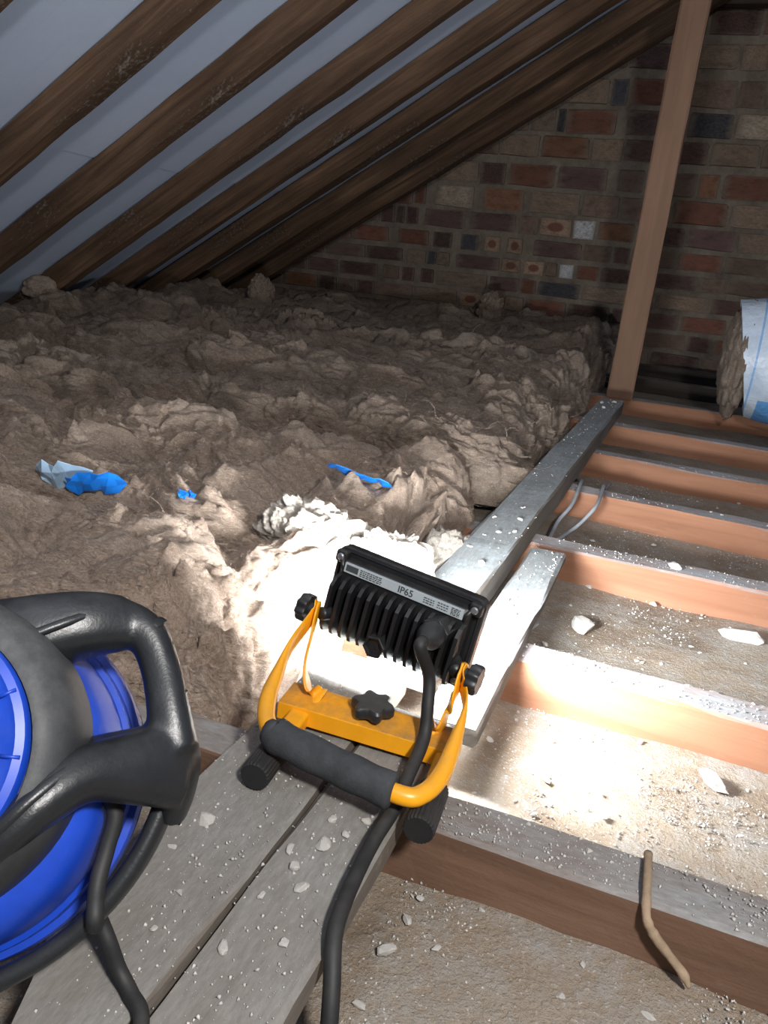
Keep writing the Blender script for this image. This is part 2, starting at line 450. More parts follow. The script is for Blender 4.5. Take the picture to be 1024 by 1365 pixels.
COURSES = [('z', 1.60, 1.52), ('y', 1.485, 1.40), ('x', 1.37, 1.285), ('a', 1.251, 1.168), ('b', 1.127, 1.035), ('c', 1.012, 0.925), ('d', 0.906, 0.826), ('e', 0.792, 0.708),
           ('f', 0.688, 0.602), ('g', 0.585, 0.513), ('h', 0.489, 0.425), ('i', 0.401, 0.345), ('j', 0.321, 0.262),
           ('k', 0.240, 0.180), ('l', 0.160, 0.10), ('m', 0.078, 0.018), ('n', -0.004, -0.065)]
KNOWN = {
'b':[(-0.60,-0.53,'blue')],
'c':[(-0.824,-0.792,'blue'),(-0.782,-0.562,'red'),(-0.510,-0.300,'purple'),(-0.247,-0.064,'blue'),(-0.052,0.171,'cream')],
'd':[(-0.882,-0.663,'orange'),(-0.646,-0.512,'tan'),(-0.129,0.065,'tan')],
'e':[(-1.164,-1.042,'dark'),(-1.022,-0.801,'red'),(-0.787,-0.559,'purple'),(-0.505,-0.392,'brown'),(-0.152,-0.072,'orange'),(-0.050,0.169,'red')],
'f':[(-1.493,-1.437,'red'),(-1.381,-1.186,'cream'),(-1.133,-0.938,'orange'),(-0.905,-0.667,'tan'),(-0.653,-0.485,'brown')],
'g':[(-1.667,-1.596,'dark'),(-1.530,-1.468,'dark'),(-1.432,-1.218,'purple'),(-1.190,-0.959,'purple'),(-0.940,-0.848,'brown'),(-0.838,-0.687,'dot'),(-0.676,-0.575,'white'),(-0.558,-0.395,'orange')],
'h':[(-1.820,-1.619,'red'),(-1.564,-1.399,'red'),(-1.371,-1.275,'dark'),(-1.224,-1.138,'blue'),(-1.103,-1.023,'dot'),(-0.985,-0.910,'dot'),(-0.855,-0.621,'purple'),(-0.468,-0.397,'dark')],
'i':[(-1.733,-1.533,'dark'),(-1.504,-1.405,'tan'),(-1.392,-1.348,'blue'),(-1.335,-1.275,'tan'),(-1.235,-1.017,'purple'),(-1.002,-0.907,'dot'),(-0.889,-0.789,'dot'),(-0.713,-0.644,'white'),(-0.627,-0.525,'red')],
'j':[(-1.887,-1.667,'dark'),(-1.633,-1.544,'brown'),(-1.522,-1.460,'dark'),(-1.418,-1.352,'dark'),(-1.332,-1.069,'tan'),(-1.050,-0.901,'purple'),(-0.804,-0.600,'blue')],
'k':[(-1.447,-1.214,'tan'),(-1.198,-1.083,'dot'),(-1.071,-0.974,'dot')]}
PAL = ['brown']*5 + ['tan']*3 + ['red']*2 + ['purple']*3 + ['dark']*2 + ['orange']
XR = 0.95
for ci, (key, zt, zb) in enumerate(COURSES):
    z1, z0 = wz(zt), wz(zb)
    xl = max(-2.45, (z0*CS - CU - RD)/SN - 0.15)
    known = KNOWN.get(key, [])
    edges = [(xl, xl, None)] + known + [(XR, XR, None)]
    for a, b in zip(edges[:-1], edges[1:]):
        if a[2]: place_brick(a[0], a[1], z0, z1, a[2])
        g0, g1 = a[1] + 0.013, b[0] - 0.013
        gap = g1 - g0
        if gap < 0.035: continue
        sizes = []
        while sum(sizes) < gap - 0.04: sizes.append(0.232 if rng.random() < 0.78 else 0.112)
        if not sizes: sizes = [gap]
        k = (gap + 0.013) / (sum(sizes) + 0.013*len(sizes))
        x = g0
        for s in sizes:
            w_ = (s + 0.013)*k
            place_brick(x, x + w_ - 0.013, z0, z1, rng.choice(PAL)); x += w_

ceil_ = empty('ceiling'); tag(ceil_, 'pale blue-grey roofing membrane stretched over the rafters', None, None, 'structure')
RAFT_Y = [0.155, 0.515, 0.875, 1.24, 1.64, 2.0, 2.395, 2.745, 3.10, 3.46, 3.82]      # far faces of the rafters
def membrane(x0, x1, lift):
    a = np.linspace(x0, x1, 60); b = np.linspace(-0.9, WY+0.01, 200)
    A, B = np.meshgrid(a, b, indexing='ij')
    ph = np.interp(B, RAFT_Y, np.arange(len(RAFT_Y)))
    sag = 0.006*np.sin(np.pi*(ph % 1.0))**2 + 0.006*(fbm(np.stack([A*3, B*3, A*0+lift*900], -1), 3)-0.5)
    d = RD + 0.004 + lift + sag
    Zr = (CU + SN*A)/CS
    P = np.stack([A - SN*d, B, Zr + CS*d], -1)
    o = link('membrane_sheet', grid_mesh('membrane_sheet', P), M['membrane'], ceil_)
    return o
membrane(-2.75, -1.62, 0.006); membrane(-1.66, 1.0, 0.0)
# opposite slope, beyond the ridge
ridge_x = 1.0; rz = roof_z(ridge_x, RD/CS)
o = link('membrane_sheet', mesh('membrane_sheet', [(ridge_x-0.05, -0.9, rz+0.05), (ridge_x-0.05, WY, rz+0.05), (4.6, WY, rz-2.3), (4.6, -0.9, rz-2.3)], [(0, 1, 2, 3)]), M['membrane'], ceil_)

# ------------------------------------------------------------------ rafters and joists
nR = len(RAFT_Y)
for i, y in enumerate(RAFT_Y):
    n_ = nR - i
    xa, xb = -2.72, 0.9
    c = -RD/2
    rw = 0.047 if n_ > 3 else 0.075
    o = timber('roof_rafter', (xa - SN*RD/2, y-rw/2, roof_z(xa) + CS*RD/2), (xb - SN*RD/2, y-rw/2, roof_z(xb) + CS*RD/2), rw, RD, M['rafter'], None, (0, 0, 1), 0.0013, 0.003, 0.06, i+1)
    tag(o, f'dark brown sloping roof rafter, {ORD[n_-1]} one out from the brick wall', 'rafter', 'roof rafters')
JO = [(0.497, 0.01, 'joist_unlit'), (0.80, -0.02, 'joist'), (1.188, 0.0, 'joist'), (1.522, -0.05, 'joist'), (1.87, -0.06, 'joist'), (2.265, -0.04, 'joist'), (2.768, 0.02, 'joist'), (3.35, 0.0, 'joist_far'), (3.84, 0.0, 'joist_far')]
def joist_y(i, x): return JO[i][0] + JO[i][1]*x
JW = 0.047
for i, (y, sl, mt) in enumerate(JO):
    a = (-2.6, y + sl*-2.6*0.15 + JW/2, -0.05); b = (2.1, y + sl*2.1 + JW/2, -0.05)
    a = (-2.6, y + sl*-0.5 + JW/2, -0.05) if sl < -0.03 else (-2.6, y - sl*2.6 + JW/2, -0.05)
    a = (-0.75, y - sl*0.75 + JW/2, -0.05)
    b = (1.3, y + sl*1.3 + JW/2, -0.05)
    o = timber('ceiling_joist', a, b, JW, 0.10, M[mt], None, (0, 0, 1), 0.0012, 0.003, 0.04, 20+i)
    extra = {'joist': 'orange-brown ceiling joist with a dusty grey top', 'joist_unlit': 'ceiling joist coloured darker for shade, under the frayed rope', 'joist_far': 'sooty black ceiling joist'}[mt]
    tag(o, f'{extra}, {ORD[len(JO)-1-i]} from the brick wall', 'joist', 'ceiling joists')

o = timber('timber_post', (-0.222, 2.782, 0.0), (-0.212, 2.782, 1.60), 0.083, 0.05, M['post'], None, (0, 1, 0), 0.001, 0.004, 0.06, 40)
tag(o, 'bare upright timber post rising from the joists before the brick wall', 'post')
o = timber('shadow_beam', (-0.30, 3.95, 1.545), (1.6, 3.95, 1.545), 0.08, 0.18, M['joist_far'], None, (0, 0, 1), 0.001, 0.004, 0.08, 41)  # added beam, stands in for the black shade at the wall top
tag(o, 'added dark beam in place of shade, high up along the brick wall', 'beam')

# boards laid across the joists
o = timber('board', (-0.250, -0.45, 0.016), (-0.248, 0.665, 0.016), 0.086, 0.030, M['plank'], None, (0, 0, 1), 0.0014, 0.003, 0.03, 50)
for v in o.data.vertices:                     # the near end is split away along its left edge
    if v.co.y > 0.02 and v.co.x < 0.73:
        v.co.y -= 0.030*min(1.0, (0.73-v.co.x)/0.05) + 0.010*(float(vnoise(np.array([v.co.x*45, v.co.z*60, 2.0])))-0.5)
tag(o, 'wide grey dusty board beside the blue vacuum cleaner', 'board')
o = timber('board', (-0.1705, -0.45, 0.0135), (-0.1695, 0.60, 0.0135), 0.065, 0.025, M['plank'], None, (0, 0, 1), 0.0014, 0.003, 0.03, 51)
tag(o, 'narrow grey board under the work light cord, strewn with plaster bits', 'board')
o = timber('board', (-0.145, 0.615, 0.009), (-0.150, 1.125, 0.009), 0.054, 0.017, M['beam'], None, (0, 0, 1), 0.0014, 0.003, 0.03, 52)
tag(o, 'short dusty board alongside the grey beam, ahead of the work light', 'board')
o = timber('timber_beam', (-0.222, 0.68, 0.021), (-0.216, 2.46, 0.021), 0.068, 0.040, M['beam'], None, (0, 0, 1), 0.0012, 0.003, 0.03, 53)
tag(o, 'long grey dust-covered beam running from the work light to the post', 'beam')

# ------------------------------------------------------------------ mineral wool
def batt(name, x0, x1, y0, y1, H, nu, nv, seed, mat, label, zb=FZ, lum=1.0, sq=0.42, uw=1.3):
    """A mineral wool quilt lying along X: rounded section, long flowing folds and torn layers."""
    u = np.linspace(0, 1, nu); u = 1-(1-u)**uw
    ph = np.linspace(0.02, math.pi-0.02, nv)
    U, PH = np.meshgrid(u, ph, indexing='ij')
    Xc = x0 + (x1-x0)*U
    sd = np.zeros_like(U) + seed*3.7
    xe = x1 + 0.05*(fbm(np.stack([np.cos(PH)*1.6, sd, sd*0], -1), 3)-0.6)
    Xc = np.minimum(Xc, x0 + (xe-x0)*U)
    endd = (1-U)*(x1-x0)/0.09
    e = np.where(endd < 1, np.sqrt(np.clip(1-(1-np.clip(endd, 0, 1))**2, 0, 1)), 1.0)
    cs, sn = np.cos(PH), np.sin(PH)
    w = (y1-y0)/2
    wob = 0.07*(fbm(np.stack([Xc*1.8, sd, sd*0], -1), 3)-0.5)
    Yc = (y0+y1)/2 - np.sign(cs)*np.abs(cs)**0.8*w*(0.35+0.65*e) + wob
    Hm = 0.62 + 0.76*fbm(np.stack([Xc*1.7, Yc*3.5, sd], -1), 3)
    Zc = zb + H*np.abs(sn)**sq*e**0.8*Hm
    N = np.stack([np.where(endd < 1, (1-np.clip(endd, 0, 1))**2, 0), -cs*0.7, sn + 0.15], -1)
    N /= np.linalg.norm(N, axis=-1)[..., None]
    P = np.stack([Xc, Yc, Zc], -1)
    s_ = np.array([seed*13.1, seed*7.7, seed*3.3])
    w1 = np.stack([fbm(P*2.6+s_+50, 3), fbm(P*2.6+s_+90, 3), fbm(P*2.6+s_+130, 3)], -1) - 0.5
    w2 = np.stack([fbm(P*9+s_+150, 3), fbm(P*9+s_+190, 3), fbm(P*9+s_+230, 3)], -1) - 0.5
    Q = P + w1*np.array([0.30, 0.42, 0.42]) + w2*np.array([0.05, 0.05, 0.05])
    d1 = np.abs(2*vnoise(Q*np.array([3.6, 10.0, 10.0])+s_)-1)**0.8           # puffed folds
    d2 = np.abs(2*fbm(Q*np.array([8.0, 32.0, 32.0])+s_*2, 2)-1)              # torn layers
    d3 = fbm(Q*np.array([16, 90, 90])+s_*3, 3)                               # strands
    d4 = fbm(Q*np.array([60, 230, 230])+s_, 2)
    patch = 0.35 + 1.1*fbm(P*3.0+s_+300, 2)
    d = (d1-0.4)*0.058*lum + (d2-0.3)*0.040*lum*patch + (d3-0.5)*0.024*patch + (d4-0.5)*0.008
    amp = 0.35 + 0.65*np.clip(sn*1.6, 0, 1)
    P = P + N*(d*amp)[..., None]
    P = P + (w2*np.array([0.035, 0.05, 0.02]) + w1*np.array([0.04, 0.03, 0.03]))*amp[..., None]
    zmax = (CU + SN*P[..., 0])/CS - 0.004
    P[..., 2] = np.minimum(np.maximum(P[..., 2], zb+0.001), np.maximum(zmax, zb+0.002))
    P[..., 1] = np.minimum(P[..., 1], WY-0.02)
    o = link(name, grid_mesh(name, P[:, ::-1]), mat)
    tag(o, label, 'insulation', 'mineral wool batts over the eaves side')
    # loose fibres standing off the surface
    nf = 5200 if y0 < 1.3 else 2600
    iu = (nu*nrng.random(nf)**0.75).astype(int).clip(2, nu-3); iv = (nv*(0.05+0.75*nrng.random(nf))).astype(int)
    p0 = P[iu, iv]; nn = N[iu, iv]
    an = nrng.normal(0, 0.75, nf) + np.where(nrng.random(nf) < 0.5, 0, math.pi)
    L0 = (0.006 + 0.028*nrng.random(nf)**2)*(1.0 if y0 < 1.3 else 1.7)
    tx = np.stack([np.cos(an), np.sin(an)*0.9, nrng.normal(0, 0.25, nf)], -1)
    sv = np.cross(tx, nn + nrng.normal(0, 0.4, (nf, 3))); sv /= np.linalg.norm(sv, axis=1)[:, None]
    wd = (0.00028 if y0 < 1.3 else 0.0006)*(0.6 + 0.8*nrng.random(nf))
    lift = nrng.random(nf)*0.5
    RV = []
    for k_, t_ in enumerate((0.0, 0.35, 0.7, 1.0)):
        c_ = p0 + tx*(L0*t_)[:, None] + nn*(L0*lift*(t_*(1.5-t_)) + 0.0008)[:, None] + sv*(L0*0.25*math.sin(t_*3.0))[:, None]
        ww = wd*(1.0, 1.0, 0.8, 0.2)[k_]
        RV += [c_ - sv*ww[:, None], c_ + sv*ww[:, None]]
    RV = np.stack(RV, 1).reshape(-1, 3); RV[:, 2] = np.minimum(RV[:, 2], (CU + SN*RV[:, 0])/CS)
    RF = (np.array([(0, 1, 3, 2), (2, 3, 5, 4), (4, 5, 7, 6)])[None] + (np.arange(nf)*8)[:, None, None]).reshape(-1, 4)
    me = bpy.data.meshes.new('loose_fibres'); me.vertices.add(len(RV)); me.vertices.foreach_set('co', RV.astype(np.float32).ravel())
    me.loops.add(RF.size); me.loops.foreach_set('vertex_index', RF.astype(np.int32).ravel())
    me.polygons.add(len(RF)); me.polygons.foreach_set('loop_start', np.arange(0, RF.size, 4, dtype=np.int32)); me.polygons.foreach_set('loop_total', np.full(len(RF), 4, dtype=np.int32))
    me.update(); me.validate()
    tag(link('loose_fibres', me, mat, o), kind='stuff')
    return o
for (x0_, x1_, y0_, y1_, h_, nu_, nv_, sd_, mt_, lb_) in (
    (-1.35, -0.325, 0.50, 0.83, 0.140, 420, 200, 1, 'insul', 'fluffy beige mineral wool batt behind the blue vacuum cleaner'),
    (-1.65, -0.295, 0.78, 1.13, 0.150, 420, 180, 2, 'insul', 'beige mineral wool batt between vacuum cleaner and blue plastic scraps'),
    (-1.95, -0.300, 1.07, 1.45, 0.140, 400, 160, 3, 'insul', 'brown mineral wool batt just past the blue plastic scraps'),
    (-2.25, -0.275, 1.39, 1.82, 0.150, 380, 150, 4, 'insul_dirty_dim', 'brown mineral wool batt with pale puffed end against the grey beam'),
    (-2.45, -0.285, 1.76, 2.22, 0.165, 360, 140, 5, 'insul_dirty_dim', 'dim dirty mineral wool batt midway along the grey beam'),
    (-2.55, -0.290, 2.16, 2.70, 0.180, 340, 130, 6, 'insul_dirty_dim', 'dim dirty mineral wool batt beside the foot of the post'),
    (-2.60, -0.310, 2.63, 3.36, 0.185, 300, 130, 7, 'insul_dirty_dim', 'dim dirty mineral wool batt lying past the post'),
    (-2.60, -0.300, 3.28, 4.02, 0.195, 280, 120, 8, 'insul_dirty_dim', 'dim dirty mineral wool batt against the foot of the brick wall')):
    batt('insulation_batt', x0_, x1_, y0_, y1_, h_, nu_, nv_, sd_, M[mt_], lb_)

def tuft(name, c, r, seed, mat, label, sub=5, amp=0.5, freq=6, rot=0):
    bm = bmesh.new(); bmesh.ops.create_icosphere(bm, subdivisions=sub, radius=1.0)
    P = np.array([v.co[:] for v in bm.verts])
    s_ = np.array([seed*11.3, seed*5.1, seed*2.9])
    w = np.stack([fbm(P*1.5+s_, 3), fbm(P*1.5+s_+30, 3), fbm(P*1.5+s_+60, 3)], -1)-0.5
    d = 1 + amp*(billow(P*freq*0.35+w*3+s_, 4)-0.3) + amp*0.25*(billow(P*freq+w*6+s_, 3)-0.3)
    P = P*d[:, None] + w*0.5
    P = P*np.array(r)
    cz, sz = math.cos(rot), math.sin(rot)
    P = np.stack([P[:, 0]*cz - P[:, 1]*sz, P[:, 0]*sz + P[:, 1]*cz, P[:, 2]], -1)
    for v, p in zip(bm.verts, P): v.co = Vector(p)
    o = link(name, bm_mesh(name, bm, True), mat); o.location = c
    return tag(o, label, 'insulation')
tuft('insulation_offcut', (-0.385, 0.83, 0.065), (0.085, 0.035, 0.055), 3, M['insul_lit'], 'torn pale mineral wool lump lit up in front of the work light', 6, 0.55, 4, -0.25)
tuft('insulation_offcut', (-0.285, 0.80, 0.06), (0.045, 0.03, 0.060), 9, M['insul_lit'], 'glare-pale torn mineral wool tuft against the beam, by the work light', 5, 0.5, 4)
tuft('insulation_offcut', (-0.275, 0.99, 0.02), (0.03, 0.07, 0.035), 12, M['insul_lit'], 'small glare-pale mineral wool scrap tucked along the grey beam', 5, 0.7, 6)
tuft('insulation_offcut', (-2.30, 2.36, 0.15), (0.075, 0.06, 0.055), 15, M['insul'], 'round brown mineral wool lump jammed at the rafter feet', 5, 0.25, 5)
tuft('insulation_offcut', (-0.92, 3.62, 0.17), (0.05, 0.06, 0.085), 18, M['insul_dirty_dim'], 'upright brown mineral wool tuft near the brick wall', 5, 0.6, 5)
tuft('insulation_offcut', (-1.75, 3.0, 0.17), (0.05, 0.05, 0.075), 21, M['insul_dirty_dim'], 'pointed brown mineral wool tuft amid the dim dirty batts', 5, 0.6, 5)

# ------------------------------------------------------------------ LED work light
lamp_M = Matrix.Translation((-0.196, 0.543, 0.0305)) @ Matrix.Rotation(math.radians(5.0), 4, 'Z') @ Matrix.Rotation(math.radians(2.5), 4, 'Y')
def Lw(x, y, z): return lamp_M.inverted() @ Vector((x, y, z))
lamp = empty('work_light', mat=lamp_M)
tag(lamp, 'yellow-framed portable work light with black finned back and foam handle', 'work light')
# crossbar: folded channel
bm = bmesh.new()
bbox(bm, -0.078, 0.076, -0.017, 0.016, 0.018, 0.0205, 0.0008)
bbox(bm, -0.078, 0.076, -0.0185, -0.0155, 0.004, 0.0205, 0.0008)
bbox(bm, -0.078, 0.076, 0.0135, 0.0165, 0.004, 0.0205, 0.0008)
link('crossbar', bm_mesh('crossbar', bm), M['yellow_dusty'], lamp)
for sx in (-1, 1):
    lx = (-0.058, 0.070)[sx > 0]
    lg = box('leg', lx-0.0085, lx+0.0085, -0.060, 0.012, 0.003, 0.0175, M['yellow'], lamp, 0.003, 3)
    for y0, y1 in ((-0.104, -0.056),):
        V = []; F = []; n = 48
        for j, (yy, rs) in enumerate(((y1, 0.92), (y1, 1.0), (y0+0.002, 1.0), (y0, 0.94))):
            for k in range(n):
                a = 2*math.pi*k/n; r = 0.0118*rs*(1.0 if k % 2 else 0.945)
                V.append((lx + r*math.cos(a), yy, 0.0108 + r*math.sin(a)))
        for j in range(3):
            for k in range(n): F.append((j*n+k, j*n+(k+1) % n, (j+1)*n+(k+1) % n, (j+1)*n+k))
        F.append(tuple(range(n))); F.append(tuple(3*n+k for k in range(n))[::-1])
        link('rubber_foot', mesh('rubber_foot', V, F), M['rubber'], lg)
# star knob on the crossbar
def star_knob(name, r, hgt, parent, mat_, lobes=6, depth=0.16):
    V = []; F = []; n = 72
    prof = [(0.55, 0.0), (0.55, hgt*0.25), (0.95, hgt*0.3), (1.0, hgt*0.4), (1.0, hgt*0.85), (0.9, hgt), (0.3, hgt)]
    for pr, z in prof:
        for k in range(n):
            a = 2*math.pi*k/n
            q = 1 + (depth*math.cos(lobes*a) if pr > 0.6 else 0)
            V.append((r*pr*q*math.cos(a), r*pr*q*math.sin(a), z))
    for j in range(len(prof)-1):
        for k in range(n): F.append((j*n+k, j*n+(k+1) % n, (j+1)*n+(k+1) % n, (j+1)*n+k))
    F.append(tuple(range(n))[::-1]); F.append(tuple((len(prof)-1)*n+k for k in range(n)))
    o = link(name, mesh(name, V, F, True), mat_, parent); o.data.set_sharp_from_angle(angle=math.radians(35)); return o
k = star_knob('star_knob', 0.0165, 0.014, lamp, M['black_plastic']); k.location = (0.0, 0.0, 0.0205)
# head and pivots
PIVW = {-1: Lw(-0.272, 0.580, 0.113), 1: Lw(-0.126, 0.566, 0.099)}      # pivots of the tilting head
PAX = (PIVW[1] - PIVW[-1]).normalized()
for sx in (-1, 1):
    p = PIVW[sx] - PAX*sx*0.003
    pts = [(0.046*sx, 0.002, 0.0215), (0.058*sx, 0.004, 0.023), (p.x*0.93, 0.012, 0.042), (p.x*0.99, p.y-0.010, p.z-0.018), tuple(p), (p.x, p.y+0.003, p.z+0.009)]
    sweep('yoke_arm', pts, [(0.0105, 0.0014), (0.0115, 0.0014), (0.0105, 0.0014), (0.0095, 0.0014), (0.009, 0.0014), (0.004, 0.0014)], M['yellow'], lamp, 12, (sx, 0, 0.3), 3.0, 28)
# tubular handle with flattened ends
pl, pr = PIVW[-1], PIVW[1]
path = [(pl.x, pl.y+0.005, pl.z+0.008), (pl.x, pl.y-0.004, pl.z-0.004), (-0.0800, 0.004, 0.062), (-0.0785, -0.026, 0.049), (-0.0745, -0.050, 0.042), (-0.064, -0.072, 0.037), (-0.046, -0.083, 0.035),
        (0.003, -0.0915, 0.033), (0.052, -0.098, 0.031), (0.067, -0.089, 0.031), (0.0745, -0.066, 0.034), (0.0765, -0.036, 0.043), (0.0765, -0.006, 0.056), (pr.x, pr.y-0.004, pr.z-0.004), (pr.x, pr.y+0.005, pr.z+0.008)]
hr = [(0.0012, 0.0075), (0.0013, 0.009), (0.0022, 0.0085), (0.0055, 0.0075), (0.0070, 0.0070), (0.0070, 0.0070), (0.0070, 0.0070)]
hr = hr + [(0.007, 0.007)] + hr[::-1]
hd = sweep('handle', path, hr, M['yellow'], lamp, 16, (0, 0, 1), 2.0, 120)
gp = [(-0.052, -0.0805, 0.0354), (-0.046, -0.083, 0.035), (0.003, -0.0915, 0.033), (0.046, -0.0975, 0.0312)]
gp = smoothpath(gp, 40); gp = np.vstack([gp[0], gp, gp[-1]]); gp[0, 0] -= 0.0008; gp[-1, 0] += 0.0008
gr = np.full(42, 0.0132); gr[0] = gr[-1] = 0.0095
sweep('foam_grip', gp, gr + np.concatenate([[0], 0.0004*np.sin(np.arange(40)*0.7), [0]]), M['foam'], hd, 24)
for sx in (-1, 1):
    kn = star_knob('side_knob', 0.0125, 0.014, lamp, M['black_plastic'], 8, 0.07)
    kn.matrix_local = Matrix.Translation(PIVW[sx]) @ (PAX*sx).to_track_quat('Z', 'Y').to_matrix().to_4x4()
# head frame: local x right, y forward (light side), z up the head
HW, HH = 0.0725, 0.0410
head_M = Matrix.Translation(Lw(-0.199, 0.600, 0.120)) @ Matrix.Rotation(math.radians(-10.0), 4, 'Z') @ Matrix.Rotation(math.radians(4.0), 4, 'Y') @ Matrix.Rotation(math.radians(-8.0), 4, 'X')
head = empty('lamp_head', parent=lamp); head.matrix_local = head_M
def rrect(w, h, r, n=6):
    P = []
    for cx_, cz_, a0 in ((w-r, h-r, 0), (-w+r, h-r, 90), (-w+r, -h+r, 180), (w-r, -h+r, 270)):
        for k in range(n+1):
            a = math.radians(a0 + 90*k/n); P.append((cx_ + r*math.cos(a), cz_ + r*math.sin(a)))
    return P
def loft(rings):
    n = len(rings[0]); V = [p for r in rings for p in r]; F = []
    for i in range(len(rings)-1):
        for k_ in range(n): F.append((i*n+k_, i*n+(k_+1) % n, (i+1)*n+(k_+1) % n, (i+1)*n+k_))
    F.append(tuple(range(n))[::-1]); F.append(tuple((len(rings)-1)*n+k_ for k_ in range(n)))
    return V, F
def ring(w, h, r, y): return [(a, y, b) for a, b in rrect(w, h, r)]
V, F = loft([ring(HW-0.0015, HH-0.0015, 0.007, 0.014), ring(HW, HH, 0.008, 0.0125), ring(HW, HH, 0.008, 0.003), ring(HW-0.0012, HH-0.0012, 0.0075, 0.001), ring(HW-0.004, HH-0.004, 0.006, 0.0005), ring(HW-0.005, HH-0.005, 0.006, 0.002)])
link('bezel', mesh('bezel', V, F), M['housing'], head)
V, F = loft([ring(HW-0.008, HH-0.009, 0.006, 0.002), ring(HW-0.009, HH-0.010, 0.006, -0.006), ring(HW-0.012, HH-0.013, 0.005, -0.008)])
hs = link('heat_sink', mesh('heat_sink', V, F), M['housing'], head)
for sx in (-1, 1):
    q = head_M.inverted() @ PIVW[sx]
    sweep('pivot_lug', [(q.x*0.9, q.y, q.z), (q.x - sx*0.012, q.y+0.010, q.z), (q.x - sx*0.016, -0.004, q.z)], [(0.006, 0.006)]*3, M['housing'], head, 10, (0, 0, 1), 2, 10)
NF = 14
for k in range(NF):
    x = -0.061 + 0.122*k/(NF-1)
    bm = bmesh.new()
    prof = [(0.0185, -0.006), (0.0155, -0.016), (0.009, -0.0215), (-0.029, -0.0225), (-0.035, -0.018), (-0.038, -0.004)]
    th = 0.0017
    vs = [[bm.verts.new((x+s*th, y, z)) for z, y in prof] for s in (-1, 1)]
    bm.faces.new(vs[0]); bm.faces.new(vs[1][::-1])
    for j in range(len(prof)):
        j2 = (j+1) % len(prof)
        bm.faces.new((vs[0][j], vs[1][j], vs[1][j2], vs[0][j2]))
    link('fin', bm_mesh('fin', bm), M['housing'], head)
# LED window on the front
V, F = loft([ring(HW-0.008, HH-0.008, 0.004, 0.0135), ring(HW-0.008, HH-0.008, 0.004, 0.0148)])
tag(link('led_window', mesh('led_window', V, F), M['led'], head), 'glowing white LED window')
# rating label strip
lab = box('rating_label', -0.058, 0.058, -0.0105, -0.0075, 0.0215, 0.0305, M['label_grey'], head, 0.0004)
tag(lab, 'silver rating label strip')
ink = bmesh.new()
yb = -0.0107
def inkbox(x0, x1, z0, z1): bbox(ink, x0, x1, yb-0.0001, yb+0.0004, z0, z1)
inkbox(-0.056, -0.044, 0.0235, 0.0290)
rr = random.Random(5)
def print_rows(xs, xe, zz):
    for z in zz:
        x = xs
        while x < xe:
            w = rr.uniform(0.001, 0.003); inkbox(x, min(x+w, xe), z-0.0004, z+0.0004); x += w + 0.0008
print_rows(-0.042, -0.020, (0.0235, 0.0252, 0.0269, 0.0286))
print_rows(0.021, 0.031, (0.0240, 0.0260, 0.0280))
print_rows(0.034, 0.044, (0.0240, 0.0262, 0.0284))
print_rows(0.047, 0.055, (0.0232, 0.0246, 0.0260, 0.0274, 0.0288))
tag(link('small_print', bm_mesh('small_print', ink), M['ink'], head), kind='stuff')
def text_mesh(name, s, size, mat_, parent, M4, extrude=0.0001):
    cu = bpy.data.curves.new(name, 'FONT'); cu.body = s; cu.size = size; cu.extrude = extrude; cu.align_x = 'LEFT'; cu.offset = 0.0001
    to = bpy.data.objects.new(name, cu); COL.objects.link(to)
    dg = bpy.context.evaluated_depsgraph_get(); me = bpy.data.meshes.new_from_object(to.evaluated_get(dg))
    bpy.data.objects.remove(to); bpy.data.curves.remove(cu)
    o = link(name, me, mat_, parent); o.matrix_local = M4; return o
text_mesh('ip_rating_lettering', 'IP65', 0.0085, M['ink'], head, Matrix.Translation((-0.004, yb, 0.0234)) @ Matrix.Rotation(math.pi/2, 4, 'X'))
for sx in (-1, 1):
    for z in (0.0325, -0.0325):
        bo = box('screw_boss', 0.0655*sx-0.006, 0.0655*sx+0.006, -0.007, 0.002, z-0.006, z+0.006, M['housing'], head, 0.003, 3)
        sc = lathe('screw', [(0.0033, 0), (0.0033, 0.0012), (0.0024, 0.0022)], M['steel'], bo, 16)
        sc.matrix_local = Matrix.Translation((0.0655*sx, -0.0068, z)) @ Matrix.Rotation(math.pi/2, 4, 'X')
    arm_ = [(0.059*sx, -0.006, 0.020), (0.0605*sx, -0.009, 0.026), (0.0630*sx, -0.006, 0.031)]
    sweep('boss_rib', arm_, 0.0022, M['housing'], head, 8, (0, 1, 0), 2, 8)
# hex vent plug
def prism(name, r, z0, z1, mat_, parent, M4, n=6, hole=0.0):
    V = []; F = []
    rings = [(r, z0), (r, z1-0.0006), (r-0.0006, z1)]
    if hole: rings += [(hole, z1), (hole*0.95, z1-0.004)]
    for a_, z in rings:
        for k_ in range(n): V.append((a_*math.cos(2*math.pi*k_/n), a_*math.sin(2*math.pi*k_/n), z))
    for j in range(len(rings)-1):
        for k_ in range(n): F.append((j*n+k_, j*n+(k_+1) % n, (j+1)*n+(k_+1) % n, (j+1)*n+k_))
    F.append(tuple(range(n))[::-1]); F.append(tuple((len(rings)-1)*n+k_ for k_ in range(n)))
    o = link(name, mesh(name, V, F), mat_, parent); o.matrix_local = M4; return o
RXB = Matrix.Rotation(math.pi/2, 4, 'X')      # local z -> -y (backwards)
prism('hex_plug', 0.0105, 0.0, 0.026, M['housing'], head, Matrix.Translation((-0.006, 0, -0.027)) @ RXB @ Matrix.Rotation(0.2, 4, 'Z'), 6, 0.0085)
gl = prism('cable_gland', 0.0135, 0.0, 0.026, M['black_plastic'], head, Matrix.Translation((0.042, 0, 0.006)) @ RXB @ Matrix.Rotation(0.35, 4, 'Z'), 6)
